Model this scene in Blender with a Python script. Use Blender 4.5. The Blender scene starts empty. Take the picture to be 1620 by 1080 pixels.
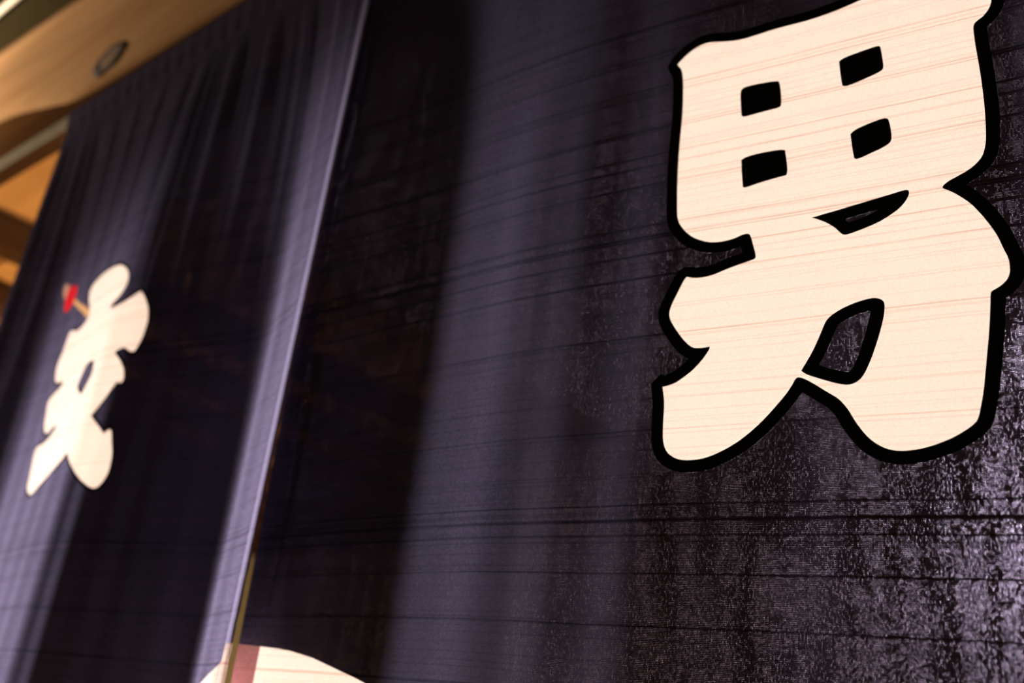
import bpy, bmesh, math, random
import numpy as np
from mathutils import Vector, Matrix
from mathutils.geometry import delaunay_2d_cdt
PI = math.pi
random.seed(4)
scene = bpy.context.scene
COL = scene.collection

# ------------------------------------------------------------------ camera
CAM = (0.0, -0.65, 1.15)
cam_data = bpy.data.cameras.new('camera')
cam = bpy.data.objects.new('camera', cam_data)
COL.objects.link(cam)
right = Vector((0.754750, 0.645508, 0.116925))
up = Vector((0.163136, -0.357322, 0.919624))
back = Vector((0.635404, -0.675012, -0.374994))
cam.matrix_world = Matrix(((right.x, up.x, back.x, CAM[0]), (right.y, up.y, back.y, CAM[1]),
                           (right.z, up.z, back.z, CAM[2]), (0, 0, 0, 1)))
cam_data.sensor_width = 36.0
cam_data.lens = 35.92
cam_data.clip_start = 0.05
cam_data.dof.use_dof = True
cam_data.dof.focus_distance = 0.82
cam_data.dof.aperture_fstop = 3.6
scene.camera = cam

# ------------------------------------------------------------------ world, lamps, exposure
world = bpy.data.worlds.new('world'); scene.world = world; world.use_nodes = True
wb = world.node_tree.nodes['Background']
wb.inputs[0].default_value = (1.0, 0.80, 0.62, 1); wb.inputs[1].default_value = 0.02
scene.view_settings.view_transform = 'Standard'
scene.view_settings.look = 'None'
scene.view_settings.gamma = 1.0
scene.view_settings.use_curve_mapping = False
scene.view_settings.exposure = 0.0

def lamp(name, loc, watts, col, radius):
    l = bpy.data.lights.new(name, 'POINT'); l.energy = watts; l.color = col; l.shadow_soft_size = radius
    o = bpy.data.objects.new(name, l); o.location = loc; COL.objects.link(o)
    return o
def shaded_lamp(name, loc, aim, watts, col, radius, cone, blend):
    l = bpy.data.lights.new(name, 'SPOT'); l.energy = watts; l.color = col; l.shadow_soft_size = radius
    l.spot_size = cone; l.spot_blend = blend
    o = bpy.data.objects.new(name, l); o.location = loc; COL.objects.link(o)
    o.rotation_euler = (Vector(aim) - Vector(loc)).to_track_quat('-Z', 'Y').to_euler()
    return o
# shaded lamp of the hall, far to the left, raking along the cloth
shaded_lamp('hall_lamp_light', (-4.30, -0.57, 1.25), (-1.5, 0.0, 0.80), 5900, (1.0, 0.89, 0.90), 0.11, math.radians(47.5), 1.0)
lamp('beam_fill_light', (-3.45, -0.46, 2.42), 175, (1.0, 0.80, 0.62), 0.10)                     # unseen fill added to brighten the log beam
shaded_lamp('cloth_backfill_light', (-1.42, 0.90, 0.50), (-1.05, 0.0, 1.50), 74, (1.0, 0.875, 0.785), 0.12, math.radians(112), 0.6)   # low unseen fill added behind the cloth to backlight the cream print
lamp('ceiling_fill_light', (-3.5, 0.95, 1.0), 85, (1.0, 0.72, 0.42), 0.12)                         # unseen fill added to light the orange ceiling behind
lamp('slit_fill_light', (-6.2, 2.9, 0.9), 60, (1.0, 0.74, 0.45), 0.12)                    # added fill that brightens what shows through the slit

# ------------------------------------------------------------------ shape of the hanging cloth
ROD_Z = 2.216            # height of the curtain rod axis
ROD_R = 0.0095
SEAM_T = 0.046           # depth of the rod pocket below the rod axis

def pchip(xs, ys):
    """monotone cubic through the fold profile points (ridges and valleys)"""
    xs = np.array(xs, float); ys = np.array(ys, float)
    h = np.diff(xs); d = np.diff(ys) / h
    m = np.zeros(len(xs)); m[0] = d[0]; m[-1] = d[-1]
    for i in range(1, len(xs) - 1):
        if d[i-1] * d[i] > 0:
            w1 = 2*h[i] + h[i-1]; w2 = h[i] + 2*h[i-1]
            m[i] = (w1 + w2) / (w1/d[i-1] + w2/d[i])
    def g(x):
        x = np.clip(np.asarray(x, float), xs[0], xs[-1])
        i = np.clip(np.searchsorted(xs, x) - 1, 0, len(xs) - 2)
        t = (x - xs[i]) / h[i]
        return ((1+2*t)*(1-t)**2*ys[i] + t*(1-t)**2*h[i]*m[i]
                + t*t*(3-2*t)*ys[i+1] + t*t*(t-1)*h[i]*m[i+1])
    return g

FOLD_L = pchip([-1.870, -1.79, -1.735, -1.712, -1.69, -1.55, -1.425, -1.395, -1.365, -1.25, -1.15, -1.11, -1.095, -1.08, -1.03, -0.944],
               [-0.008, 0.012, 0.025, 0.027, 0.0255, 0.004, -0.017, -0.020, -0.017, 0.010, 0.033, 0.0425, 0.0445, 0.0425, 0.026, -0.005])
FOLD_R = pchip([-0.990, -0.90, -0.80, -0.73, -0.68, -0.63, -0.58, -0.50, -0.40, -0.30, -0.18, -0.04, 0.20],
               [0.018, 0.020, 0.023, 0.0245, 0.0262, 0.0295, 0.0350, 0.0466, 0.0632, 0.0802, 0.0998, 0.1160, 0.1290])

def sm(a, b, x):
    t = np.clip((x - a) / (b - a), 0, 1)
    return t*t*(3 - 2*t)

def surf_left(X, Z):
    t = np.maximum(ROD_Z - np.asarray(Z, float) - SEAM_T, 0)
    big = FOLD_L(X) * (1 - np.exp(-t/0.22))
    k = sm(0.0, 0.08, t)
    pl = (0.0017*np.sin(2*PI*X/0.083 + 0.8*np.sin(9*X) + 1.2*t) + 0.0009*np.sin(2*PI*X/0.041 + 2.6*np.sin(7*X) + 2.0*t) + 0.0004*np.sin(2*PI*X/0.023 + 3.1*np.sin(11*X))) * k*np.exp(-t/0.32)
    fine = 0.0006*np.sin(2*PI*X/0.066 + 2*np.sin(5*X) + 1.5*t) * sm(0.25, 0.6, t)
    return -0.006 + big + pl + fine

def surf_right(X, Z):
    t = np.maximum(ROD_Z - np.asarray(Z, float) - SEAM_T, 0)
    big = FOLD_R(X) * (1 - np.exp(-t/0.10))
    k = sm(0.0, 0.08, t)
    pl = 0.0006*np.sin(2*PI*X/0.11 + 1.2*np.sin(6*X)) * k*np.exp(-t/0.35)
    fine = (0.0002*np.sin(2*PI*X/0.075 + 1.6*np.sin(8*X) + 1.2*t) + 0.0004*np.sin(2*PI*X/0.19 + 2.2*t)) * sm(0.2, 0.5, t)
    edge = (0.0115*sm(0.45, 1.05, t) - 0.011*(1 - sm(0.35, 0.65, t))*(1 - np.exp(-t/0.10)))*sm(-0.80, -0.97, X)
    return 0.001 + big + pl + fine + edge

# outlines of the dyed characters on the cloth, in metres (x, z)
KANJI_MAN = [(-0.4801,1.8085),(-0.4763,1.8123),(-0.4732,1.8151),(-0.4694,1.8181),(-0.4654,1.8207),(-0.461,1.8229),(-0.4565,1.8244),(-0.4521,1.8251),(-0.4477,1.8251),(-0.4433,1.8243),(-0.4373,1.8229),(-0.4298,1.8209),(-0.423,1.8195),(-0.4168,1.8188),(-0.4095,1.8187),(-0.4011,1.8193),(-0.3922,1.8199),(-0.3827,1.8206),(-0.3721,1.8208),(-0.3605,1.8204),(-0.3502,1.8205),(-0.3411,1.8211),(-0.3326,1.822),(-0.3248,1.8231),(-0.3164,1.8246),(-0.3077,1.8266),(-0.299,1.8285),(-0.2903,1.8306),(-0.2802,1.8327),(-0.2685,1.8349),(-0.2564,1.8366),(-0.244,1.8379),(-0.2328,1.8385),(-0.2228,1.8383),(-0.215,1.8371),(-0.2092,1.8347),(-0.2046,1.8303),(-0.2012,1.8237),(-0.1987,1.8162),(-0.1974,1.8078),(-0.1968,1.8005),(-0.197,1.794),(-0.1975,1.789),(-0.1984,1.7855),(-0.2001,1.7819),(-0.2027,1.7782),(-0.2053,1.7756),(-0.208,1.774),(-0.2101,1.7724),(-0.2115,1.7708),(-0.2123,1.7684),(-0.2125,1.7653),(-0.2124,1.7601),(-0.2121,1.753),(-0.2116,1.745),(-0.2109,1.736),(-0.2102,1.727),(-0.2096,1.7182),(-0.2091,1.7088),(-0.2087,1.699),(-0.2084,1.6892),(-0.2083,1.6796),(-0.2084,1.6701),(-0.2086,1.6607),(-0.209,1.6538),(-0.2097,1.6492),(-0.2106,1.6451),(-0.2117,1.6413),(-0.2134,1.6379),(-0.2158,1.6349),(-0.2184,1.6323),(-0.2212,1.63),(-0.2249,1.6277),(-0.2295,1.6255),(-0.2335,1.6236),(-0.2367,1.6221),(-0.2394,1.6205),(-0.2415,1.6189),(-0.2425,1.6174),(-0.2426,1.6156),(-0.239,1.6133),(-0.236,1.611),(-0.2325,1.608),(-0.2289,1.6044),(-0.2251,1.6003),(-0.2213,1.5954),(-0.2177,1.5897),(-0.2143,1.5839),(-0.2111,1.5778),(-0.2084,1.5722),(-0.2061,1.5669),(-0.2043,1.5617),(-0.2029,1.5567),(-0.2014,1.5519),(-0.1998,1.5473),(-0.1989,1.5429),(-0.1987,1.5387),(-0.1988,1.5353),(-0.1991,1.5327),(-0.1998,1.5304),(-0.2007,1.5283),(-0.2021,1.5263),(-0.2039,1.5245),(-0.2058,1.5229),(-0.208,1.5215),(-0.2099,1.5204),(-0.2114,1.5196),(-0.2124,1.5187),(-0.2128,1.5177),(-0.2132,1.5146),(-0.2135,1.5092),(-0.2142,1.5016),(-0.2151,1.4915),(-0.2161,1.4826),(-0.2171,1.4747),(-0.2181,1.4668),(-0.2191,1.459),(-0.2201,1.4513),(-0.2211,1.4436),(-0.2222,1.4369),(-0.2233,1.4313),(-0.2244,1.4261),(-0.2254,1.4214),(-0.2265,1.418),(-0.2275,1.416),(-0.2293,1.414),(-0.2316,1.412),(-0.2345,1.4099),(-0.2379,1.4077),(-0.2417,1.4055),(-0.2459,1.4034),(-0.2506,1.4015),(-0.2557,1.3996),(-0.2608,1.3982),(-0.2659,1.397),(-0.2711,1.3963),(-0.2762,1.3959),(-0.2806,1.396),(-0.284,1.3964),(-0.2875,1.3973),(-0.291,1.3986),(-0.2944,1.4005),(-0.2979,1.4029),(-0.301,1.4056),(-0.3037,1.4085),(-0.3063,1.4118),(-0.309,1.4157),(-0.3112,1.4191),(-0.313,1.4223),(-0.3149,1.4257),(-0.3167,1.4293),(-0.3188,1.4328),(-0.3211,1.436),(-0.3232,1.4387),(-0.3251,1.4407),(-0.3272,1.4426),(-0.3296,1.4443),(-0.3322,1.4462),(-0.3351,1.4483),(-0.3385,1.4508),(-0.3424,1.4538),(-0.3459,1.4563),(-0.3489,1.4584),(-0.3518,1.4602),(-0.3548,1.4617),(-0.3571,1.4622),(-0.3586,1.4618),(-0.3601,1.4599),(-0.3618,1.4565),(-0.364,1.4528),(-0.3667,1.4488),(-0.3698,1.4448),(-0.3732,1.4408),(-0.3766,1.4368),(-0.3801,1.4328),(-0.3837,1.4288),(-0.3876,1.4248),(-0.3916,1.4211),(-0.3955,1.4176),(-0.3995,1.4144),(-0.4034,1.4114),(-0.4074,1.4088),(-0.4115,1.4063),(-0.416,1.4039),(-0.4211,1.4015),(-0.4257,1.3996),(-0.4299,1.3982),(-0.434,1.3971),(-0.4382,1.3964),(-0.443,1.396),(-0.4484,1.396),(-0.4527,1.3964),(-0.4559,1.3972),(-0.4593,1.3986),(-0.4627,1.4007),(-0.4653,1.4028),(-0.467,1.4051),(-0.4685,1.4077),(-0.4695,1.4107),(-0.4703,1.4141),(-0.4708,1.418),(-0.4711,1.4233),(-0.4713,1.4299),(-0.4714,1.4366),(-0.4714,1.4434),(-0.4717,1.449),(-0.4723,1.4536),(-0.473,1.4578),(-0.4741,1.4635),(-0.4705,1.4639),(-0.4677,1.4646),(-0.4644,1.4655),(-0.4611,1.467),(-0.4579,1.4691),(-0.4544,1.4714),(-0.4507,1.4742),(-0.4472,1.4771),(-0.4441,1.4803),(-0.4412,1.4834),(-0.4386,1.4866),(-0.4363,1.4899),(-0.4342,1.4932),(-0.4332,1.4955),(-0.4331,1.4974),(-0.4374,1.497),(-0.4404,1.4969),(-0.4435,1.497),(-0.446,1.4973),(-0.4479,1.4979),(-0.45,1.4991),(-0.4524,1.501),(-0.455,1.5037),(-0.4581,1.5073),(-0.4611,1.5114),(-0.4642,1.5159),(-0.4671,1.5204),(-0.4697,1.5249),(-0.4713,1.5287),(-0.4721,1.5319),(-0.4722,1.5352),(-0.4714,1.5388),(-0.4702,1.5426),(-0.4685,1.5466),(-0.4666,1.5509),(-0.4645,1.5556),(-0.4626,1.5598),(-0.4609,1.5636),(-0.4594,1.5662),(-0.4578,1.5682),(-0.4529,1.5665),(-0.4489,1.5658),(-0.4443,1.5655),(-0.4398,1.5657),(-0.4353,1.5662),(-0.4308,1.5672),(-0.4264,1.5686),(-0.4214,1.5701),(-0.4159,1.5717),(-0.4104,1.5731),(-0.405,1.5743),(-0.4006,1.5753),(-0.3974,1.5762),(-0.3956,1.5772),(-0.3952,1.5785),(-0.3955,1.5814),(-0.3966,1.5859),(-0.398,1.5914),(-0.3996,1.5978),(-0.401,1.6016),(-0.4021,1.6026),(-0.4039,1.6031),(-0.4063,1.603),(-0.4092,1.6023),(-0.4125,1.6011),(-0.4163,1.6),(-0.4208,1.5993),(-0.4259,1.599),(-0.4316,1.5991),(-0.4371,1.6),(-0.4423,1.6018),(-0.4473,1.6041),(-0.4521,1.6068),(-0.4564,1.6101),(-0.4601,1.6139),(-0.4633,1.6177),(-0.4659,1.6214),(-0.4679,1.625),(-0.4693,1.6285),(-0.4703,1.6329),(-0.4708,1.6382),(-0.4714,1.6476),(-0.4721,1.6611),(-0.4725,1.6746),(-0.4728,1.6883),(-0.4728,1.7007),(-0.4726,1.7117),(-0.4723,1.7236),(-0.4718,1.7361),(-0.4716,1.7482),(-0.4718,1.7597),(-0.4721,1.7707),(-0.4726,1.781),(-0.4734,1.7897),(-0.4744,1.7966),(-0.4758,1.8015),(-0.4777,1.8043),(-0.479,1.8064)]
KANJI_MAN_HOLES = [[(-0.4143,1.7542),(-0.4137,1.7593),(-0.412,1.761),(-0.4084,1.7619),(-0.4031,1.7621),(-0.3952,1.7618),(-0.3848,1.761),(-0.3791,1.76),(-0.3779,1.7587),(-0.377,1.7555),(-0.3764,1.7506),(-0.3758,1.7443),(-0.3754,1.7367),(-0.3756,1.7322),(-0.3765,1.7308),(-0.3792,1.73),(-0.3837,1.7298),(-0.3894,1.7295),(-0.3963,1.7291),(-0.4023,1.7286),(-0.4075,1.7282),(-0.4108,1.7285),(-0.4126,1.7302),(-0.4133,1.7387),(-0.4138,1.7457)],
  [(-0.3233,1.7652),(-0.3203,1.7673),(-0.3161,1.7685),(-0.3097,1.7696),(-0.3022,1.7707),(-0.2938,1.7719),(-0.2891,1.772),(-0.2876,1.7705),(-0.2865,1.7612),(-0.2859,1.7554),(-0.2854,1.75),(-0.2858,1.7465),(-0.2871,1.7449),(-0.2904,1.7432),(-0.2958,1.7415),(-0.3017,1.7398),(-0.3079,1.7383),(-0.3127,1.7372),(-0.3159,1.7366),(-0.3183,1.7367),(-0.3207,1.7382),(-0.3217,1.7461),(-0.3224,1.7528)],
  [(-0.4113,1.6813),(-0.4078,1.6831),(-0.4034,1.684),(-0.3972,1.6846),(-0.3896,1.6848),(-0.3807,1.6846),(-0.3751,1.6841),(-0.3714,1.6829),(-0.3705,1.6768),(-0.3698,1.6715),(-0.3691,1.6649),(-0.3689,1.6603),(-0.3697,1.6563),(-0.3759,1.6557),(-0.3818,1.655),(-0.3895,1.654),(-0.3967,1.6528),(-0.4034,1.6513),(-0.4073,1.651),(-0.409,1.6521),(-0.41,1.662),(-0.4106,1.6693)],
  [(-0.3142,1.6854),(-0.3115,1.6879),(-0.3078,1.6897),(-0.3021,1.6914),(-0.296,1.693),(-0.2894,1.6944),(-0.2853,1.6945),(-0.2828,1.6929),(-0.2817,1.6878),(-0.281,1.6829),(-0.2805,1.6765),(-0.2806,1.6722),(-0.2813,1.6699),(-0.2832,1.6679),(-0.2862,1.6662),(-0.2907,1.6642),(-0.2967,1.6622),(-0.302,1.6604),(-0.3066,1.659),(-0.3095,1.6587),(-0.3113,1.6601),(-0.3125,1.6684),(-0.3132,1.6747)],
  [(-0.3474,1.6087),(-0.3427,1.6093),(-0.3364,1.6102),(-0.3271,1.6114),(-0.3174,1.6128),(-0.3074,1.6144),(-0.2975,1.616),(-0.2877,1.6176),(-0.2799,1.6189),(-0.2741,1.62),(-0.2705,1.6202),(-0.2684,1.6194),(-0.2682,1.6164),(-0.2687,1.6141),(-0.27,1.6114),(-0.2718,1.6086),(-0.2743,1.6056),(-0.2774,1.6027),(-0.2813,1.6),(-0.2857,1.5973),(-0.2905,1.5947),(-0.2959,1.5925),(-0.3017,1.5906),(-0.3076,1.5889),(-0.3136,1.5873),(-0.3177,1.5866),(-0.3199,1.5867),(-0.3216,1.5875),(-0.3229,1.589),(-0.3246,1.591),(-0.3266,1.5938),(-0.3294,1.5967),(-0.333,1.5998),(-0.3364,1.6024),(-0.3395,1.6044),(-0.3426,1.6063)],
  [(-0.3548,1.4676),(-0.353,1.471),(-0.3512,1.4741),(-0.3488,1.4782),(-0.3466,1.4823),(-0.3446,1.4864),(-0.3426,1.4908),(-0.3407,1.4955),(-0.3387,1.5004),(-0.3367,1.5057),(-0.335,1.5093),(-0.3335,1.5113),(-0.3315,1.5133),(-0.329,1.5151),(-0.3256,1.5171),(-0.3212,1.5193),(-0.3165,1.5211),(-0.3117,1.5227),(-0.3069,1.5239),(-0.3021,1.5248),(-0.2984,1.5251),(-0.2955,1.5247),(-0.2932,1.5239),(-0.2914,1.5227),(-0.2901,1.5212),(-0.2894,1.5195),(-0.2892,1.5165),(-0.2894,1.5122),(-0.2901,1.5074),(-0.2912,1.5022),(-0.2926,1.4965),(-0.2943,1.4903),(-0.2961,1.4842),(-0.298,1.478),(-0.3001,1.4722),(-0.3023,1.4667),(-0.3043,1.4622),(-0.3062,1.4588),(-0.3083,1.4561),(-0.3107,1.4542),(-0.3132,1.4529),(-0.3161,1.4521),(-0.3193,1.4521),(-0.3231,1.453),(-0.3274,1.4543),(-0.3322,1.4562),(-0.3371,1.4581),(-0.342,1.4602),(-0.3462,1.462),(-0.3496,1.4637),(-0.3522,1.4653)]]
KANJI_WOMAN = [(-1.4292,1.7757),(-1.4179,1.7707),(-1.4054,1.7637),(-1.3978,1.7576),(-1.3929,1.7515),(-1.3896,1.7453),(-1.388,1.739),(-1.3883,1.7332),(-1.3905,1.7278),(-1.3937,1.7227),(-1.3978,1.7177),(-1.4035,1.7136),(-1.4118,1.7108),(-1.4185,1.7081),(-1.4221,1.7052),(-1.4233,1.7027),(-1.4215,1.7),(-1.403,1.6991),(-1.3918,1.7002),(-1.3802,1.7022),(-1.3711,1.7051),(-1.3627,1.7081),(-1.3553,1.7106),(-1.3461,1.7139),(-1.3408,1.7099),(-1.3361,1.7054),(-1.3305,1.699),(-1.3257,1.692),(-1.3212,1.6841),(-1.3182,1.6769),(-1.3164,1.6703),(-1.3154,1.6634),(-1.3152,1.656),(-1.3154,1.6487),(-1.316,1.6415),(-1.3173,1.6348),(-1.319,1.6286),(-1.3208,1.6233),(-1.3225,1.6189),(-1.3248,1.6165),(-1.3279,1.6161),(-1.3315,1.6171),(-1.3359,1.6195),(-1.3399,1.6217),(-1.3432,1.6237),(-1.3468,1.6248),(-1.3507,1.6249),(-1.3552,1.6243),(-1.3602,1.6232),(-1.364,1.6217),(-1.3679,1.6192),(-1.3608,1.6145),(-1.3554,1.6105),(-1.3494,1.6059),(-1.3438,1.6008),(-1.3386,1.5952),(-1.3347,1.5897),(-1.3319,1.5842),(-1.3304,1.5793),(-1.3299,1.5748),(-1.3305,1.5718),(-1.333,1.5693),(-1.3411,1.5717),(-1.3439,1.5693),(-1.3463,1.566),(-1.3494,1.561),(-1.3535,1.5552),(-1.3589,1.5488),(-1.3643,1.5425),(-1.3697,1.5363),(-1.3741,1.531),(-1.3798,1.5243),(-1.373,1.5194),(-1.367,1.5152),(-1.3591,1.5101),(-1.3506,1.5043),(-1.3381,1.4948),(-1.335,1.4977),(-1.3326,1.4993),(-1.3284,1.5012),(-1.3254,1.4979),(-1.3232,1.4929),(-1.3206,1.4854),(-1.3178,1.4782),(-1.3147,1.4716),(-1.3124,1.4641),(-1.3112,1.4558),(-1.3106,1.4484),(-1.3108,1.4419),(-1.3121,1.4358),(-1.3143,1.4302),(-1.3168,1.4255),(-1.3196,1.4218),(-1.3227,1.4193),(-1.3264,1.4182),(-1.3305,1.4182),(-1.3352,1.4193),(-1.3421,1.4219),(-1.3514,1.426),(-1.3612,1.4308),(-1.3705,1.4362),(-1.3788,1.442),(-1.3871,1.4482),(-1.3951,1.4543),(-1.4031,1.4602),(-1.4123,1.4665),(-1.4251,1.4761),(-1.4325,1.4706),(-1.4399,1.4663),(-1.4492,1.4614),(-1.4601,1.4561),(-1.4774,1.4517),(-1.4946,1.447),(-1.5068,1.4413),(-1.5187,1.436),(-1.5325,1.4315),(-1.5448,1.4291),(-1.5548,1.4276),(-1.5684,1.4326),(-1.5748,1.4364),(-1.5797,1.4409),(-1.5829,1.446),(-1.584,1.4516),(-1.5861,1.4601),(-1.5893,1.4717),(-1.5928,1.4824),(-1.5966,1.4923),(-1.5968,1.5004),(-1.5934,1.5065),(-1.5858,1.5094),(-1.5761,1.5094),(-1.5663,1.5109),(-1.5544,1.5134),(-1.5405,1.517),(-1.5255,1.5217),(-1.5186,1.5264),(-1.5175,1.5326),(-1.5333,1.5318),(-1.5454,1.5307),(-1.5548,1.528),(-1.5633,1.527),(-1.5739,1.5279),(-1.5838,1.5365),(-1.5894,1.5441),(-1.5934,1.5534),(-1.5989,1.5637),(-1.6074,1.5753),(-1.6107,1.5834),(-1.6078,1.5877),(-1.5985,1.5908),(-1.5872,1.5939),(-1.5777,1.5977),(-1.5681,1.6015),(-1.5612,1.6051),(-1.5578,1.6109),(-1.572,1.6122),(-1.5786,1.6125),(-1.5883,1.6134),(-1.6006,1.6193),(-1.6118,1.6276),(-1.6194,1.6384),(-1.6224,1.6477),(-1.6223,1.6558),(-1.6202,1.6636),(-1.616,1.6709),(-1.6127,1.6789),(-1.6111,1.6878),(-1.6088,1.6954),(-1.6057,1.7018),(-1.5997,1.7049),(-1.589,1.7052),(-1.5787,1.7013),(-1.5726,1.7001),(-1.5648,1.6994),(-1.5555,1.6996),(-1.5463,1.7014),(-1.5371,1.703),(-1.5299,1.7051),(-1.5255,1.7085),(-1.5235,1.7131),(-1.5236,1.7182),(-1.5257,1.7239),(-1.5325,1.7319),(-1.5447,1.7426),(-1.552,1.7513),(-1.5564,1.7588),(-1.5585,1.7651),(-1.558,1.7703),(-1.5542,1.775),(-1.5473,1.7794),(-1.5355,1.7822),(-1.5195,1.7836),(-1.5029,1.7843),(-1.4889,1.7858),(-1.472,1.7847),(-1.4533,1.7814),(-1.4407,1.7791)]
KANJI_WOMAN_HOLES = [[(-1.4262,1.6173),(-1.4195,1.6014),(-1.42,1.5921),(-1.4254,1.584),(-1.4307,1.5763),(-1.4389,1.5654),(-1.4561,1.5753),(-1.4652,1.5809),(-1.469,1.5845),(-1.4682,1.5899),(-1.463,1.5972),(-1.4588,1.6043),(-1.4554,1.6111),(-1.4509,1.6157),(-1.4453,1.618),(-1.4384,1.6187)]]
PIN_STICK = [(-1.6463,1.7721),(-1.6385,1.7758),(-1.5268,1.7255),(-1.5289,1.7118)]
PIN_BEAD = [(-1.6765,1.8047),(-1.6671,1.8054),(-1.6518,1.8055),(-1.6411,1.7977),(-1.6368,1.7916),(-1.6355,1.7847),(-1.6359,1.7778),(-1.6378,1.7707),(-1.6413,1.7645),(-1.6464,1.7593),(-1.6534,1.7567),(-1.6645,1.7559),(-1.6749,1.7633),(-1.6801,1.7701),(-1.6827,1.7785),(-1.6837,1.787),(-1.6833,1.7957),(-1.6811,1.8017)]
PIN_TIP = [(-1.7044,1.8035),(-1.7065,1.8111),(-1.7033,1.8198),(-1.6807,1.8106),(-1.6825,1.8027),(-1.6827,1.7955),(-1.6814,1.782),(-1.6913,1.7877),(-1.6982,1.7944)]

# ------------------------------------------------------------------ materials
class NT:
    def __init__(self, name):
        self.m = bpy.data.materials.new(name); self.m.use_nodes = True
        self.t = self.m.node_tree; self.t.nodes.clear()
        self.out = self.t.nodes.new('ShaderNodeOutputMaterial')
    def n(self, kind, ins=None, **kw):
        x = self.t.nodes.new('ShaderNode' + kind)
        for k, v in kw.items(): setattr(x, k, v)
        for k, v in (ins or {}).items():
            if hasattr(v, 'is_output'): self.t.links.new(v, x.inputs[k])
            else: x.inputs[k].default_value = v
        return x
    def math(self, op, a, b=0.0, c=0.0, clamp=False):
        return self.n('Math', {0: a, 1: b, 2: c}, operation=op, use_clamp=clamp).outputs[0]
    def ramp(self, v, a, b, lo=0.0, hi=1.0):
        return self.n('MapRange', {0: v, 1: a, 2: b, 3: lo, 4: hi}).outputs[0]
    def mixc(self, f, a, b, blend='MIX'):
        x = self.t.nodes.new('ShaderNodeMix'); x.data_type = 'RGBA'; x.blend_type = blend
        for i, v in ((0, f), (6, a), (7, b)):
            if hasattr(v, 'is_output'): self.t.links.new(v, x.inputs[i])
            else: x.inputs[i].default_value = v
        return x.outputs[2]
    def surface(self, s): self.t.links.new(s, self.out.inputs[0]); return self.m

def rgb(r, g, b): return (r, g, b, 1.0)

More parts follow.
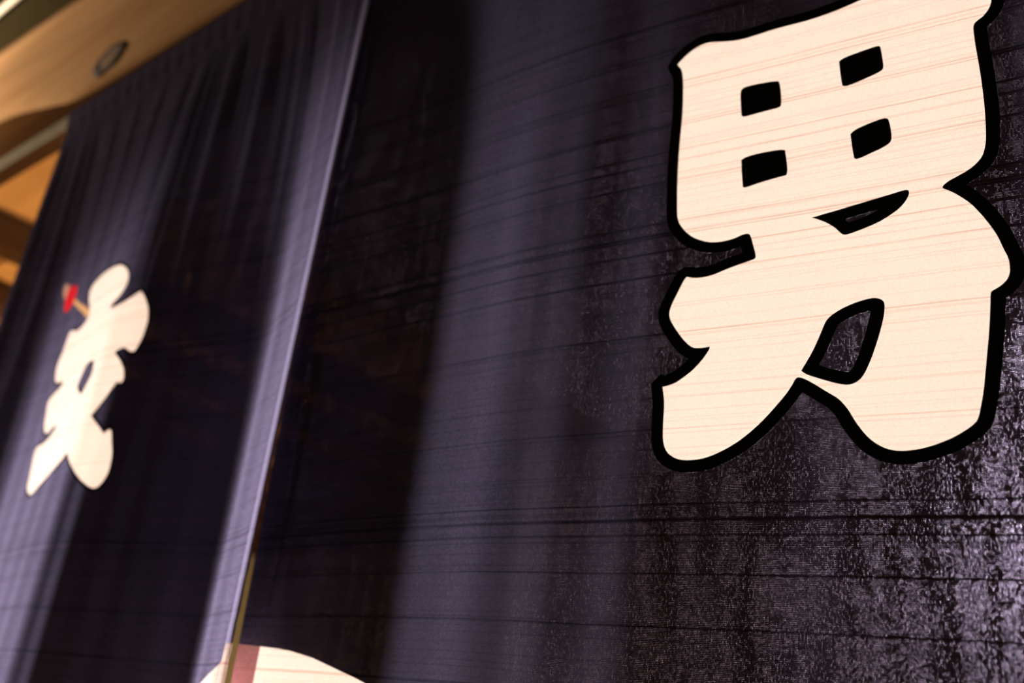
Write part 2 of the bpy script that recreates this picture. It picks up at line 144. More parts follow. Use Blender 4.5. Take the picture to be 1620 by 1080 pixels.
PITCH = 0.00135     # spacing of the weft threads in metres
def cloth(name, dif, tra, tf, hole, line_dark, line_col, fuzz=0.25):
    k = NT(name)
    uv = k.n('UVMap', uv_map='UVMap').outputs[0]
    s = k.n('SeparateXYZ', {0: uv}); u, v = s.outputs[0], s.outputs[1]
    wav = k.n('TexNoise', {'Vector': uv, 'Scale': 3.0, 'Detail': 2.0}).outputs[0]
    v = k.math('ADD', v, k.math('MULTIPLY', wav, 0.006))               # threads are never quite straight
    row = k.math('DIVIDE', v, PITCH); fl = k.math('FLOOR', row)
    r = k.n('TexWhiteNoise', {'W': fl}, noise_dimensions='1D').outputs[0]
    strong = k.ramp(r, 0.945, 0.962)
    weak = k.math('MULTIPLY', k.ramp(r, 0.66, 0.92), 0.46)
    line = k.math('MAXIMUM', strong, weak)
    cu = k.n('CombineXYZ', {0: k.math('MULTIPLY', u, 9.0), 1: k.math('MULTIPLY', fl, 7.31)}).outputs[0]
    ln = k.n('TexNoise', {'Vector': cu, 'Scale': 1.0, 'Detail': 2.0}).outputs[0]
    line = k.math('MULTIPLY', line, k.ramp(ln, 0.25, 0.62, 0.35, 1.0))
    tri = k.math('MULTIPLY', k.math('ABSOLUTE', k.math('SUBTRACT', k.math('FRACT', row), 0.5)), 2.0)
    gap = k.ramp(tri, 0.25, 0.85)
    cell = k.n('CombineXYZ', {0: k.math('FLOOR', k.math('DIVIDE', u, 0.0013)), 1: fl}).outputs[0]
    c = k.n('TexWhiteNoise', {'Vector': cell}, noise_dimensions='2D').outputs[0]
    mv = k.n('CombineXYZ', {0: k.math('MULTIPLY', u, 150.0), 1: k.math('MULTIPLY', v, 60.0)}).outputs[0]
    mot = k.ramp(k.n('TexNoise', {'Vector': mv, 'Scale': 1.0, 'Detail': 3.0}).outputs[0], 0.33, 0.70, 0.65, 1.3)
    wv = k.n('CombineXYZ', {0: k.math('MULTIPLY', u, 55.0), 1: k.math('MULTIPLY', v, 9.0)}).outputs[0]
    warp = k.ramp(k.n('TexNoise', {'Vector': wv, 'Scale': 1.0, 'Detail': 2.0}).outputs[0], 0.35, 0.65, 0.50, 1.4)
    fu = k.math('FRACT', k.math('DIVIDE', u, 0.0013))
    slot = k.math('MULTIPLY', k.math('LESS_THAN', k.math('ABSOLUTE', k.math('SUBTRACT', fu, 0.5)), 0.36), k.math('GREATER_THAN', tri, 0.61))
    share = k.math('MULTIPLY', k.math('MULTIPLY', mot, warp), hole)                       # share of open meshes
    h = k.math('MULTIPLY', k.math('MULTIPLY', slot, k.math('LESS_THAN', c, share)), k.math('SUBTRACT', 1.0, strong))
    h = k.math('MULTIPLY', h, k.ramp(k.n('TexWhiteNoise', {'Vector': k.n('VectorMath', {0: cell, 1: (31.7, 11.3, 0)}, operation='ADD').outputs[0]}, noise_dimensions='2D').outputs[0], 0.3, 1.0, 0.30, 0.90))
    th = k.ramp(tri, 0.0, 1.0, 1.0 + fuzz*0.35, 1.0 - fuzz)
    th = k.math('MULTIPLY', th, k.ramp(c, 0.0, 1.0, 1.0 - fuzz*0.6, 1.0 + fuzz*0.6))
    ld = k.math('MULTIPLY', line, line_dark)
    dc = k.mixc(ld, dif, line_col); tc = k.mixc(ld, tra, line_col)
    thc = k.n('CombineColor', {0: th, 1: th, 2: th}).outputs[0]
    dc = k.mixc(1.0, dc, thc, 'MULTIPLY'); tc = k.mixc(1.0, tc, thc, 'MULTIPLY')
    d = k.n('BsdfDiffuse', {'Color': dc, 'Roughness': 0.6}).outputs[0]
    t = k.n('BsdfTranslucent', {'Color': tc}).outputs[0]
    b = k.n('MixShader', {0: tf, 1: d, 2: t}).outputs[0]
    if hole > 0:
        b = k.n('MixShader', {0: h, 1: b, 2: k.n('BsdfTransparent', {'Color': rgb(0.80, 0.77, 0.97)}).outputs[0]}).outputs[0]
    return k.surface(b)

def plain(name, col, rough=0.7, metal=0.0, vary=0.15, scale=20.0, stretch=(1, 1, 1), bump=0.0, spec=0.5):
    k = NT(name)
    co = k.n('TexCoord').outputs['Object']
    mp = k.n('Mapping', {'Vector': co, 'Scale': stretch}).outputs[0]
    nz = k.n('TexNoise', {'Vector': mp, 'Scale': scale, 'Detail': 5.0, 'Roughness': 0.6}).outputs[0]
    lo = rgb(*[c*(1-vary) for c in col]); hi = rgb(*[min(1, c*(1+vary)) for c in col])
    cc = k.mixc(k.ramp(nz, 0.3, 0.7), lo, hi)
    p = k.n('BsdfPrincipled', {'Base Color': cc, 'Roughness': rough, 'Metallic': metal, 'Specular IOR Level': spec})
    if bump:
        bp = k.n('Bump', {'Height': nz, 'Strength': bump, 'Distance': 0.01}).outputs[0]
        k.t.links.new(bp, p.inputs['Normal'])
    return k.surface(p.outputs[0])

def wood(name, base, dark, axis=0, scale=14.0, rough=0.6, knots=()):
    """grain stretched along one axis, with soft darker veins and knots at given points"""
    k = NT(name)
    co = k.n('TexCoord').outputs['Object']
    st = [1.0, 1.0, 1.0]; st[axis] = 0.07
    mp = k.n('Mapping', {'Vector': co, 'Scale': tuple(st)}).outputs[0]
    g = k.n('TexNoise', {'Vector': mp, 'Scale': scale, 'Detail': 6.0, 'Roughness': 0.62, 'Distortion': 0.4}).outputs[0]
    g2 = k.n('TexNoise', {'Vector': mp, 'Scale': scale*5, 'Detail': 3.0}).outputs[0]
    f = k.ramp(k.math('ADD', k.math('MULTIPLY', g, 0.75), k.math('MULTIPLY', g2, 0.25)), 0.36, 0.66)
    col = k.mixc(f, dark, base)
    p = k.n('BsdfPrincipled', {'Base Color': col, 'Roughness': rough, 'Specular IOR Level': 0.0})
    bp = k.n('Bump', {'Height': f, 'Strength': 0.25, 'Distance': 0.003}).outputs[0]
    k.t.links.new(bp, p.inputs['Normal'])
    return k.surface(p.outputs[0])

def glow(name, col, strength):
    k = NT(name)
    return k.surface(k.n('Emission', {'Color': rgb(*col), 'Strength': strength}).outputs[0])

M = {}
M['navy'] = cloth('indigo_cloth', rgb(0.118, 0.106, 0.170), rgb(0.030, 0.028, 0.065), 0.02, 0.74, 0.62, rgb(0.006, 0.005, 0.012))
M['cream'] = cloth('undyed_cloth', rgb(0.82, 0.76, 0.68), rgb(0.76, 0.66, 0.605), 0.72, 0.0, 0.85, rgb(0.56, 0.40, 0.33), fuzz=0.07)
M['border'] = cloth('black_dye', rgb(0.004, 0.004, 0.003), rgb(0.002, 0.002, 0.001), 0.1, 0.0, 0.3, rgb(0.002, 0.002, 0.002))
M['mauve'] = cloth('doubled_hem_cloth', rgb(0.36, 0.15, 0.16), rgb(0.36, 0.16, 0.16), 0.3, 0.0, 0.4, rgb(0.25, 0.10, 0.11))
M['red'] = cloth('red_print', rgb(0.62, 0.015, 0.025), rgb(0.7, 0.02, 0.03), 0.4, 0.0, 0.2, rgb(0.4, 0.01, 0.02))
M['gold'] = cloth('ochre_print', rgb(0.62, 0.36, 0.16), rgb(0.65, 0.38, 0.17), 0.4, 0.0, 0.2, rgb(0.4, 0.2, 0.1))
M['tip'] = cloth('tan_print', rgb(0.55, 0.32, 0.22), rgb(0.55, 0.32, 0.22), 0.4, 0.0, 0.2, rgb(0.4, 0.2, 0.1))
M['lit_hem'] = cloth('lit_hem_cloth', rgb(0.24, 0.22, 0.33), rgb(0.1, 0.09, 0.16), 0.1, 0.0, 0.4, rgb(0.12, 0.11, 0.18))  # light catching the hem edge is put into this paler indigo
M['thread'] = plain('white_thread', (0.48, 0.46, 0.50), 0.7)
M['beam'] = wood('log_beam_wood', rgb(0.44, 0.265, 0.13), rgb(0.29, 0.155, 0.066), 0, 10.0)
M['knot'] = plain('knot_wood', (0.050, 0.024, 0.009), 0.8, 0.0, 0.3, 60, spec=0.1)
M['knot_core'] = plain('knot_heart', (0.18, 0.10, 0.042), 0.8, 0.0, 0.3, 60, spec=0.1)
M['ceil'] = wood('ceiling_board_wood', rgb(0.66, 0.34, 0.11), rgb(0.48, 0.22, 0.065), 0, 9.0)
M['joist'] = wood('joist_wood', rgb(0.075, 0.034, 0.013), rgb(0.045, 0.020, 0.008), 1, 12.0)
M['post'] = wood('post_wood', rgb(0.30, 0.15, 0.06), rgb(0.17, 0.08, 0.03), 2, 12.0)
M['board'] = wood('shaded_board_wood', rgb(0.075, 0.034, 0.012), rgb(0.045, 0.020, 0.008), 0, 12.0)  # shade under the log is put into this dark brown
M['rod'] = plain('pale_rod', (0.12, 0.105, 0.076), 0.6, 0.0, 0.08, 30, spec=0.0)
M['pipe'] = plain('white_pipe', (0.60, 0.56, 0.44), 0.6, 0.0, 0.05, 20)
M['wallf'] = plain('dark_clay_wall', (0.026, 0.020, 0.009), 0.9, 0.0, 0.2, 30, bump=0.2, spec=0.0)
M['plaster'] = plain('plaster_wall', (0.78, 0.75, 0.72), 0.9, 0.0, 0.1, 12, bump=0.15)
M['olive'] = plain('olive_plaster_wall', (0.34, 0.29, 0.16), 0.9, 0.0, 0.12, 12, bump=0.15)
M['floor'] = wood('floor_board_wood', rgb(0.12, 0.08, 0.05), rgb(0.07, 0.045, 0.03), 0, 10.0, 0.6)
M['paper'] = glow('lit_lantern_paper', (1.0, 0.90, 0.84), 290.0)
M['lacquer'] = plain('lantern_rim', (0.02, 0.015, 0.012), 0.4)

# ------------------------------------------------------------------ helpers
def link(name, me, mats, parent=None):
    o = bpy.data.objects.new(name, me); COL.objects.link(o)
    for m in (mats if isinstance(mats, (list, tuple)) else [mats]): me.materials.append(m)
    if parent: o.parent = parent
    return o
def tag(o, label=None, cat=None, group=None, kind=None):
    for k, v in (('label', label), ('category', cat), ('group', group), ('kind', kind)):
        if v: o[k] = v
    return o
def empty(name, loc=(0, 0, 0)):
    o = bpy.data.objects.new(name, None); o.location = loc; o.empty_display_size = 0.1; COL.objects.link(o); return o
def mesh_from(verts, faces, smooth=False, name='mesh'):
    me = bpy.data.meshes.new(name); me.from_pydata([tuple(map(float, v)) for v in verts], [], faces); me.update()
    if smooth: me.shade_smooth()
    return me
def box_mesh(a, b, bev=0.0):
    bm = bmesh.new()
    bmesh.ops.create_cube(bm, size=1.0)
    for v in bm.verts:
        v.co = Vector([(a[i] + b[i])/2 + v.co[i]*(b[i] - a[i]) for i in range(3)])
    if bev: bmesh.ops.bevel(bm, geom=list(bm.edges), offset=bev, segments=2, affect='EDGES', profile=0.6)
    me = bpy.data.meshes.new('box'); bm.to_mesh(me); bm.free(); return me
def sweep(path, prof, closed_prof=True, caps=True, smooth=True):
    """loft: path is a list of functions or offsets; prof(i) gives the ring of points at station i"""
    V = []; F = []; n = None
    for i in range(len(path)):
        ring = prof(i); n = len(ring); V += ring
    for i in range(len(path) - 1):
        for j in range(n if closed_prof else n - 1):
            a = i*n + j; b = i*n + (j+1) % n
            F.append((a, b, b + n, a + n))
    if caps and closed_prof:
        F.append(tuple(range(n))[::-1]); F.append(tuple((len(path)-1)*n + j for j in range(n)))
    return mesh_from(V, F, smooth)
def tube_x(x0, x1, y, z, r, seg=20, steps=2):
    xs = np.linspace(x0, x1, steps)
    return sweep(xs, lambda i: [(xs[i], y + r*math.cos(2*PI*j/seg), z + r*math.sin(2*PI*j/seg)) for j in range(seg)])

# ------------------------------------------------------------------ the setting
CEIL = 2.50
tag(link('floor', box_mesh((-9.2, -3.5, -0.05), (2.6, 4.4, 0.0)), M['floor']), 'dark board floor of the bathhouse hall', kind='structure')
tag(link('wall_back', box_mesh((-9.2, 4.2, 0.0), (2.6, 4.3, 3.2)), M['olive']), 'olive plaster wall at the end of the room behind', kind='structure')
tag(link('wall_left', box_mesh((-9.3, 0.2, 0.0), (-9.2, 4.3, 3.2)), M['olive']), 'olive plaster wall at the far left', kind='structure')
tag(link('wall_inner', box_mesh((-2.9, 2.6, 0.0), (2.6, 2.7, 2.398)), M['plaster']), 'pale plaster wall behind the right curtain', kind='structure')
tag(link('wall_right', box_mesh((2.5, 0.2, 0.0), (2.6, 4.2, 3.2)), M['plaster']), 'pale plaster wall on the right', kind='structure')
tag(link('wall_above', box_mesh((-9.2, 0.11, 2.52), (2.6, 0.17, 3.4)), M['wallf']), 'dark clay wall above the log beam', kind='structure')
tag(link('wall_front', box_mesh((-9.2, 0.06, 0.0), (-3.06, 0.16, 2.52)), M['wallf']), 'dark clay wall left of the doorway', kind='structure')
tag(link('trim_1', box_mesh((-3.06, -0.02, 0.0), (-2.90, 0.20, 2.44), 0.008), M['post']), 'dark post left of the doorway', kind='structure')
tag(link('trim_2', box_mesh((0.55, -0.02, 0.0), (0.71, 0.20, 2.32), 0.008), M['post']), 'dark post right of the doorway', kind='structure')
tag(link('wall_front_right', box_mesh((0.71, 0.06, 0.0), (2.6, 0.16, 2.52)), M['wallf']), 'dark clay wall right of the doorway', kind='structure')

# ceiling of the room behind: boards along x, joists along y
ceil = tag(link('ceiling', box_mesh((-9.2, 0.17, CEIL + 0.02), (2.6, 4.3, CEIL + 0.06)), M['ceil']), 'orange board ceiling with dark joists beyond the curtain', kind='structure')
pm = box_mesh((-9.2, 0.0, CEIL), (2.6, 0.272, CEIL + 0.019), 0.003); pm.materials.append(M['ceil'])
for i in range(14):
    o = bpy.data.objects.new('plank', pm); COL.objects.link(o); o.parent = ceil; o.location = (0, 0.20 + i*0.285, 0)
jm = box_mesh((-0.135, 0.19, CEIL - 0.095), (0.0, 4.2, CEIL), 0.006); jm.materials.append(M['joist'])
for i in range(19):
    if i == 7: continue
    o = bpy.data.objects.new('joist', jm); COL.objects.link(o); o.parent = ceil; o.location = (-3.08 - 0.555*(i - 8), 0, 0)

tag(link('added_soffit', box_mesh((-2.3, 0.32, 2.385), (2.49, 2.59, 2.40)), M['plaster']), 'added unseen pale soffit over the room behind the right curtain', kind='structure')  # added sheet, paler than the boards, to whiten glimpses through the weave
# bent log lintel
zb = pchip([-9.2, -3.4, -2.9, -2.43, -2.2, -2.0, -1.75, -1.2, 0.6, 2.6], [2.50, 2.48, 2.47, 2.437, 2.383, 2.335, 2.322, 2.315, 2.31, 2.33])
zf = pchip([-9.2, -3.4, -2.9, -2.43, -1.95, -1.2, 0.6, 2.6], [2.66, 2.65, 2.63, 2.60, 2.555, 2.55, 2.56, 2.60])
def beam_ring(x):
    b = float(zb(x)); t = float(zf(x)); w = 0.004*math.sin(3.1*x + 1) + 0.003*math.sin(7.7*x)
    P = [(0.060, b), (0.040, b + 0.006), (0.031, b + 0.022), (0.029 + w, b + 0.35*(t - b)), (0.030 + w, b + 0.75*(t - b)), (0.033 + w, t - 0.012), (0.040 + w, t),
         (0.052, t + 0.080), (0.070, t + 0.165), (0.094, t + 0.235), (0.150, t + 0.25), (0.195, t + 0.05), (0.200, b + 0.10), (0.197, b + 0.02), (0.185, b + 0.002), (0.12, b - 0.002)]
    return [(x, y, z) for y, z in P]
bx = np.linspace(-9.2, 2.6, 190)
beam = empty('log_beam', (-2.0, 0.1, 2.33))
def under(parent, o):
    o.parent = parent; o.matrix_parent_inverse = Matrix.Translation(parent.location).inverted(); return o
tag(beam, 'rough pale brown log beam running above the curtain rod', 'beam')
under(beam, link('log', sweep(bx, lambda i: beam_ring(float(bx[i]))), M['beam']))
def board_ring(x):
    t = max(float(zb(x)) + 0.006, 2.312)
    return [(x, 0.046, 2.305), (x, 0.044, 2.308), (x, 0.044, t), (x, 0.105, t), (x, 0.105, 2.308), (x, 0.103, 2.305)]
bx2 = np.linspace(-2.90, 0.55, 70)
tag(link('trim_3', sweep(bx2, lambda i: board_ring(float(bx2[i])), smooth=False), M['board']), 'straight shade-darkened board fitted under the log beam', kind='structure')
# knot: raised ring of bark with a hollow heart and a tail
KX, KZ = -1.875, 2.381
def ring_mesh(r0, r1, h, seg=28, sq=1.0):
    bm = bmesh.new(); V = []
    for j in range(seg):
        a = 2*PI*j/seg
        wob = 1 + 0.08*math.sin(2*a + 0.5) + 0.05*math.sin(5*a)
        for k in range(8):
            b = 2*PI*k/8
            rr = ((r0 + r1)/2 + (r1 - r0)/2*math.cos(b))*wob
            V.append((rr*math.cos(a), -h*math.sin(b), rr*math.sin(a)*sq))
    F = [(j*8 + k, j*8 + (k+1) % 8, ((j+1) % seg)*8 + (k+1) % 8, ((j+1) % seg)*8 + k) for j in range(seg) for k in range(8)]
    return mesh_from(V, F, True)
k1 = link('knot', ring_mesh(0.030, 0.064, 0.003, sq=0.56), M['knot']); k1.location = (KX, 0.029, KZ); under(beam, k1)
bm = bmesh.new(); bmesh.ops.create_uvsphere(bm, u_segments=20, v_segments=10, radius=1.0)
for v in bm.verts: v.co = Vector((v.co.x*0.040, v.co.y*0.0022, v.co.z*0.023))
me = bpy.data.meshes.new('heart'); bm.to_mesh(me); bm.free(); me.shade_smooth()
k2 = link('knot_heart', me, M['knot_core']); k2.location = (0, 0, 0); k2.parent = k1

# curtain rod and the pale pipe above the beam
rod = empty('curtain_rod', (-2.9, 0, ROD_Z)); tag(rod, 'slim pale curtain rod carrying the indigo curtains', 'curtain rod')
under(rod, link('rod', tube_x(-2.90, 0.55, 0, ROD_Z, ROD_R), M['rod']))
for x0, x1 in ((-2.90, -2.885), (0.535, 0.55)):
    under(rod, link('end_cap', tube_x(x0, x1, 0, ROD_Z, 0.016), M['rod']))
pipe = empty('conduit_pipe', (-9.0, 0.085, 3.058)); tag(pipe, 'pale pipe running along the dark wall in the top left corner', 'pipe')
under(pipe, link('pipe', tube_x(-9.0, 2.4, 0.085, 3.058, 0.009), M['pipe']))
for x in (-8.0, -6.0, -4.2, -1.2, 0.8):
    under(pipe, link('clip', box_mesh((x, 0.070, 3.043), (x + 0.03, 0.11, 3.073), 0.003), M['rod']))

# glowing paper lantern in the room behind, seen only as a glow through the weave
lan = empty('paper_lantern', (-0.475, 2.28, 1.82)); tag(lan, 'round glowing paper lantern shining through the right curtain', 'lantern')
def lathe(prof, seg=28):
    st = list(range(seg + 1))
    V = []; F = []; n = len(prof)
    for i in range(seg):
        a = 2*PI*i/seg
        V += [(r*math.cos(a), r*math.sin(a), z) for r, z in prof]
    for i in range(seg):
        for j in range(n - 1):
            a = i*n + j; b = ((i+1) % seg)*n + j
            F.append((a, b, b + 1, a + 1))
    return mesh_from(V, F, True)
pr = [(0.06 + 0.065*math.sin(PI*i/24) + 0.003*(i % 2), 0.02 + 0.20*i/24) for i in range(25)]
o = link('paper_shade', lathe(pr), M['paper']); o.parent = lan
for z in (0.0, 0.215):
    o = link('rim', lathe([(0.0, z), (0.062, z), (0.066, z + 0.012), (0.062, z + 0.025), (0.0, z + 0.025)]), M['lacquer']); o.parent = lan
o = link('cord', lathe([(0.003, 0.24), (0.003, 2.38 - 1.82)], 8), M['lacquer']); o.parent = lan

# ------------------------------------------------------------------ the curtains
def in_poly(P, x, z):
    P = np.array(P); r = np.zeros(x.shape, bool)
    for i in range(len(P)):
        x1, z1 = P[i-1]; x2, z2 = P[i]
        if z1 == z2: continue
        r ^= ((z1 > z) != (z2 > z)) & (x < (x2 - x1)*(z - z1)/(z2 - z1) + x1)
    return r
def dist_loops(loops, x, z):
    d = np.full(x.shape, 1e9)
    for P in loops:
        P = np.array(P)
        for i in range(len(P)):
            a = P[i-1]; b = P[i]; e = b - a; l2 = e @ e
            if l2 < 1e-14: continue
            t = np.clip(((x - a[0])*e[0] + (z - a[1])*e[1])/l2, 0, 1)
            dx = x - a[0] - t*e[0]; dz = z - a[1] - t*e[1]
            d = np.minimum(d, dx*dx + dz*dz)
    return np.sqrt(d)
def resample(P, step):
    out = []
    for i in range(len(P)):
        a = np.array(P[i]); b = np.array(P[(i+1) % len(P)])
        n = max(1, int(np.ceil(np.linalg.norm(b - a)/step)))
        out += [tuple(a + (b - a)*k/n) for k in range(n)]
    return out
def offset_chains(loops, w):
    """points at distance w on both sides of the outlines, where they are truly w away from every outline"""
    chains = []
    for P in loops:
        Q = np.array(resample(P, 0.0025))
        T = np.roll(Q, -1, 0) - np.roll(Q, 1, 0); T /= np.linalg.norm(T, axis=1)[:, None] + 1e-12
        N = np.stack([T[:, 1], -T[:, 0]], 1)
        for s in (1, -1):
            O = Q + s*w*N
            ok = dist_loops(loops, O[:, 0], O[:, 1]) > w*0.985
            cur = []
            for i in range(len(O) + 1):
                j = i % len(O)
                if ok[j] and (not cur or np.linalg.norm(O[j] - np.array(cur[-1])) < 0.02): cur.append(tuple(O[j]))
                else:
                    if len(cur) > 1: chains.append(cur)
                    cur = [tuple(O[j])] if ok[j] else []
            if len(cur) > 1: chains.append(cur)
    return chains

def build_sheet(rect, grid, loops, chains, vlines=()):
    x0, x1, z0, z1 = rect
    nx = int(round((x1 - x0)/grid)); nz = int(round((z1 - z0)/grid))
    gx = np.linspace(x0, x1, nx + 1); gz = np.linspace(z0, z1, nz + 1)
    V = [(float(x), float(z)) for z in gz for x in gx]
    E = []
    for a in range(nx): E += [(a, a + 1), (nz*(nx+1) + a, nz*(nx+1) + a + 1)]
    for b in range(nz): E += [(b*(nx+1), (b+1)*(nx+1)), (b*(nx+1) + nx, (b+1)*(nx+1) + nx)]
    def clampv(p): return (min(max(float(p[0]), x0), x1), min(max(float(p[1]), z0), z1))
    for P in loops:
        s = len(V); V += [clampv(p) for p in P]; E += [(s + i, s + (i+1) % len(P)) for i in range(len(P))]
    for P in chains:
        P = [p for p in P if x0 < p[0] < x1 and z0 < p[1] < z1]
        if len(P) < 2: continue
        s = len(V); V += [clampv(p) for p in P]; E += [(s + i, s + i + 1) for i in range(len(P) - 1)]
    for xv in vlines:
        s = len(V); V += [(xv, z0), (xv, z1)]; E.append((s, s + 1))
    r = delaunay_2d_cdt([Vector(v) for v in V], E, [], 0, 1e-6)
    return np.array([tuple(v) for v in r[0]]), np.array([tuple(f) for f in r[2]])

THICK = 0.00046      # thickness of the woven cloth
def part_mesh(P2, F, S, thick=False):
    used, inv = np.unique(F.ravel(), return_inverse=True)
    p = P2[used]; X, Z = p[:, 0], p[:, 1]; e = 5e-4
    Y = S(X, Z)
    co = np.stack([X, Y, Z], 1)
    fx = (S(X + e, Z) - S(X - e, Z))/(2*e); fz = (S(X, Z + e) - S(X, Z - e))/(2*e)
    nrm = np.stack([fx, -np.ones_like(fx), fz], 1); nrm /= np.linalg.norm(nrm, axis=1)[:, None]
    faces = inv.reshape(-1, 3)
    a, b, c = p[faces[:, 0]], p[faces[:, 1]], p[faces[:, 2]]
    area = (b[:, 0]-a[:, 0])*(c[:, 1]-a[:, 1]) - (b[:, 1]-a[:, 1])*(c[:, 0]-a[:, 0])
    flip = area < 0                                  # faces look towards -y, the hall side
    faces[flip] = faces[flip][:, ::-1]
    faces = faces[np.abs(area) > 1e-12]
    if thick:                                        # two faces, front and back, one thread apart
        n0 = len(co)
        co = np.concatenate([co, co + np.array([0, THICK, 0])]); faces = np.concatenate([faces, faces[:, ::-1] + n0])
        nrm = np.concatenate([nrm, -nrm]); X = np.concatenate([X, X]); Z = np.concatenate([Z, Z])
    me = mesh_from(co, [tuple(map(int, f)) for f in faces], True)
    uvl = me.uv_layers.new(name='UVMap')
    vi = np.zeros(len(me.loops), np.int32); me.loops.foreach_get('vertex_index', vi)
    uvl.data.foreach_set('uv', np.stack([X[vi], Z[vi]], 1).astype(np.float32).ravel())
    me.normals_split_custom_set_from_vertices([tuple(n) for n in nrm])
    return me

def pocket_mesh(x0, x1, yoff, seed):
    """flat sleeve sewn round the rod, slightly gathered"""
    xs = np.linspace(x0, x1, 160)
    P = [(-0.0045, -SEAM_T), (-0.0075, -0.03), (-0.0105, -0.014), (-0.0122, 0.0), (-0.0105, 0.0075), (-0.006, 0.0115), (0.0, 0.0125), (0.006, 0.0115), (0.0105, 0.0075), (0.0122, 0.0), (0.0105, -0.014), (0.007, -0.03), (0.002, -SEAM_T)]
    def ring(i):
        x = float(xs[i]); g = 0.0007*math.sin(2*PI*x/0.043 + seed) + 0.0005*math.sin(2*PI*x/0.019 + 2*seed)
        return [(x, y + yoff*min(1, max(0, -z - 0.012)/0.03) + (g if abs(z) > 0.02 else g*0.4)*(1 if y < 0 else -1), ROD_Z + z + 0.4*g*(z > 0)) for y, z in P]
    me = sweep(xs, ring, closed_prof=False)
    uvl = me.uv_layers.new(name='UVMap')
    for l in me.loops:
        c = me.vertices[l.vertex_index].co; uvl.data[l.index].uv = (c.x, c.z)
    return me

def hem_mesh(x0, x1, S, z0, z1, zsplit):
    """turned side hem: a thin doubled band lying on the cut edge; material 1 below zsplit"""
    zs = sorted(set(np.linspace(z0, z1, 150).tolist() + [zsplit]))
    def ring(i):
        z = zs[i]; w = 0.0006*math.sin(z*160) + 0.0004*math.sin(z*377)
        P = [(x0, -0.0004), (x0 + 0.0008, -0.0016), (x0 + 0.003, -0.0022), (x1 - 0.003, -0.0022), (x1 - 0.0005 + w, -0.0016), (x1 + w, -0.0008), (x1 - 0.001 + w, 0.0004), (x0 + 0.002, 0.0006)]
        return [(x, float(S(x, z)) + y, z) for x, y in P]
    me = sweep(zs, ring)
    uvl = me.uv_layers.new(name='UVMap')
    for l in me.loops:
        c = me.vertices[l.vertex_index].co; uvl.data[l.index].uv = (c.x, c.z)
    for p in me.polygons: p.material_index = 1 if p.center.z < zsplit else 0
    return me

def stitches(xc, S, z0, z1, step, dx):
    V = []; F = []
    z = z0
    while z < z1:
        y = float(S(xc, z)) - 0.0025; s = len(V); L = 0.0035
        ring0 = [(xc + dx + 0.0006*math.cos(2*PI*j/5), y + 0.0006*math.sin(2*PI*j/5), z) for j in range(5)]
        ring1 = [(a, b, z + L) for a, b, _ in ring0]
        V += ring0 + ring1
        F += [(s + j, s + (j+1) % 5, s + 5 + (j+1) % 5, s + 5 + j) for j in range(5)]
        F += [tuple(s + j for j in range(5))[::-1], tuple(s + 5 + j for j in range(5))]
        z += step*random.uniform(0.8, 1.2)
    return mesh_from(V, F)

GRID = 0.009
Z_BOT = 0.80
Z_TOP = ROD_Z - SEAM_T

# ---- right curtain: character for "man"
crest_r = [(-0.990, 1.2299), (-0.969, 1.2291), (-0.958, 1.2288), (-0.9386, 1.2281), (-0.9147, 1.2267), (-0.8949, 1.2251), (-0.8748, 1.2224), (-0.8503, 1.2188), (-0.8248, 1.2127), (-0.8063, 1.2083), (-0.7891, 1.2044), (-0.7674, 1.1987),
           (-0.735, 1.187), (-0.705, 1.170), (-0.68, 1.147), (-0.662, 1.118), (-0.655, 1.085), (-0.662, 1.052), (-0.682, 1.022), (-0.715, 0.998), (-0.76, 0.978), (-0.82, 0.963), (-0.89, 0.954), (-0.990, 0.95)]
rect_r = (-0.990, 0.20, Z_BOT, Z_TOP)
man_loops = [resample(KANJI_MAN, 0.004)] + [resample(h, 0.004) for h in KANJI_MAN_HOLES]
W_MAN = 0.0106
ch = offset_chains([KANJI_MAN] + KANJI_MAN_HOLES, W_MAN)
HEM_R = -0.951
P2, F = build_sheet(rect_r, GRID, man_loops + [resample(crest_r, 0.006)], ch, (HEM_R,))
cen = P2[F].mean(1); cx, cz = cen[:, 0], cen[:, 1]
man = in_poly(KANJI_MAN, cx, cz)
for h in KANJI_MAN_HOLES: man &= ~in_poly(h, cx, cz)
near = (cx > -0.50) & (cx < -0.15) & (cz > 1.3) & (cz < 1.9) & ~man
bor = np.zeros(len(F), bool)
bor[near] = dist_loops([KANJI_MAN] + KANJI_MAN_HOLES, cx[near], cz[near]) < W_MAN
for h in KANJI_MAN_HOLES[:4]: bor |= in_poly(h, cx, cz)      # the four small squares are dyed solid
cre = in_poly(crest_r, cx, cz); hem = cre & (cx < HEM_R); cre &= ~hem

rc = empty('noren_curtain', (-0.38, 0.0, Z_BOT))
tag(rc, 'indigo curtain on the right bearing the big cream character for man', 'curtain', 'indigo noren curtains')
cl = under(rc, link('cloth', part_mesh(P2, F[~man & ~bor & ~cre & ~hem], surf_right, True), M['navy']))
def sub(name, mask, mat, S, parent, label=None):
    o = link(name, part_mesh(P2, F[mask], S), mat, parent)
    o.parent = parent
    if label: o['label'] = label
    return o
sub('kanji', man, M['cream'], surf_right, cl, 'cream character for man')
sub('kanji_outline', bor, M['border'], surf_right, cl, 'black border around the character')
sub('crest', cre, M['cream'], surf_right, cl, 'cream rounded crest at the slit')
sub('crest_hem', hem, M['mauve'], surf_right, cl, 'mauve doubled hem beside the slit')
under(rc, link('rod_pocket', pocket_mesh(-0.968, 0.20, 0.004, 0.7), M['navy']))

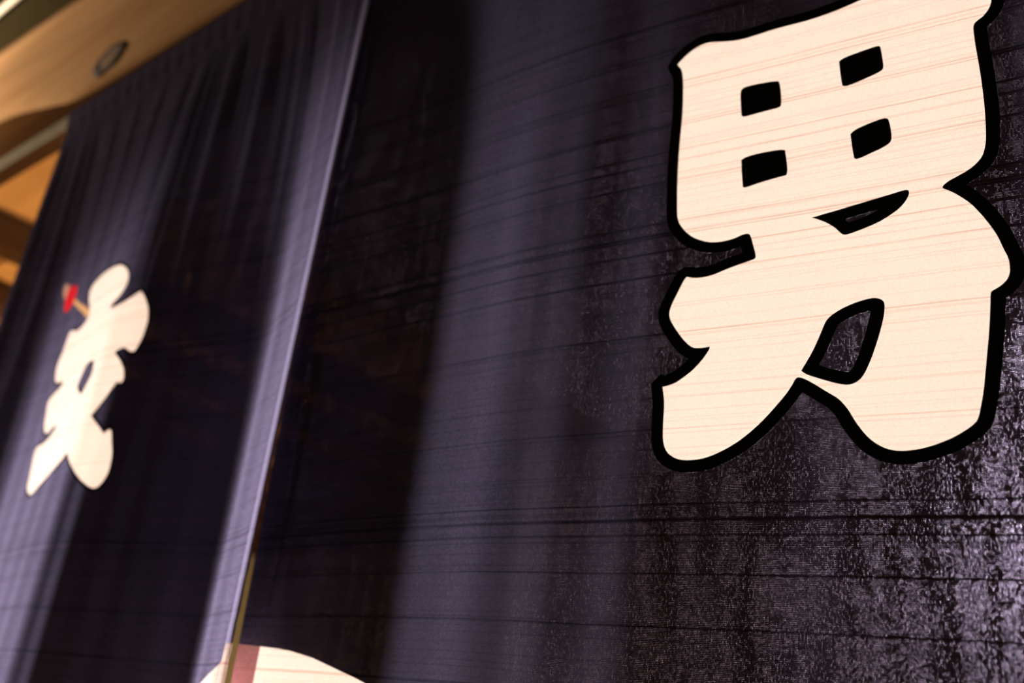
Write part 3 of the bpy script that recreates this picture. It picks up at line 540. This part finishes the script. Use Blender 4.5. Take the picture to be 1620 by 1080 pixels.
# ---- left curtain: character for "woman" with a hairpin
crest_l = [(-0.944, 1.2270), (-0.952, 1.2200), (-0.9641, 1.2090), (-0.978, 1.2030), (-0.9951, 1.1989), (-1.0097, 1.1954), (-1.0204, 1.1904), (-1.0311, 1.1853), (-1.06, 1.170), (-1.10, 1.145), (-1.13, 1.115), (-1.14, 1.085), (-1.135, 1.05), (-1.115, 1.02), (-1.08, 0.995), (-1.03, 0.97), (-0.944, 0.95)]
rect_l = (-1.870, -0.944, Z_BOT, Z_TOP)
W_WOM = 0.0045
wl = [KANJI_WOMAN] + KANJI_WOMAN_HOLES
ch = offset_chains(wl, W_WOM)
pins = [PIN_STICK, PIN_BEAD, PIN_TIP]
P2, F = build_sheet(rect_l, GRID, [resample(p, 0.004) for p in wl] + [resample(p, 0.004) for p in pins] + [resample(crest_l, 0.006)], ch)
cen = P2[F].mean(1); cx, cz = cen[:, 0], cen[:, 1]
wom = in_poly(KANJI_WOMAN, cx, cz)
for h in KANJI_WOMAN_HOLES: wom &= ~in_poly(h, cx, cz)
bead = in_poly(PIN_BEAD, cx, cz) & ~wom
tip = in_poly(PIN_TIP, cx, cz) & ~wom & ~bead
stick = in_poly(PIN_STICK, cx, cz) & ~wom & ~bead & ~tip
pin = bead | tip | stick
near = (cx > -1.68) & (cx < -1.25) & (cz > 1.35) & (cz < 1.85) & ~wom & ~pin
bor = np.zeros(len(F), bool); bor[near] = dist_loops(wl, cx[near], cz[near]) < W_WOM
cre = in_poly(crest_l, cx, cz)
lc = empty('noren_curtain', (-1.41, 0.0, Z_BOT))
tag(lc, 'indigo curtain on the left bearing the small cream character for woman', 'curtain', 'indigo noren curtains')
cl = under(lc, link('cloth', part_mesh(P2, F[~wom & ~pin & ~bor & ~cre], surf_left, True), M['navy']))
sub('kanji', wom, M['cream'], surf_left, cl, 'cream character for woman')
sub('kanji_outline', bor, M['border'], surf_left, cl, 'black border around the character')
sub('crest', cre, M['cream'], surf_left, cl, 'cream crest edge at the slit')
sub('hairpin_stick', stick, M['gold'], surf_left, cl, 'ochre hairpin stick')
sub('hairpin_bead', bead, M['red'], surf_left, cl, 'red hairpin bead')
sub('hairpin_tip', tip, M['tip'], surf_left, cl, 'tan hairpin tip')
under(lc, link('rod_pocket', pocket_mesh(-1.870, -0.972, -0.001, 0.2), M['navy']))
XH = -0.949
hm = under(lc, link('hem', hem_mesh(-0.961, -0.942, surf_left, Z_BOT, Z_TOP - 0.01, 1.226), [M['lit_hem'], M['cream']]))
o = link('stitching', stitches(XH, surf_left, Z_BOT + 0.02, 1.60, 0.021, 0.0045), M['thread'], hm); o['kind'] = 'stuff'
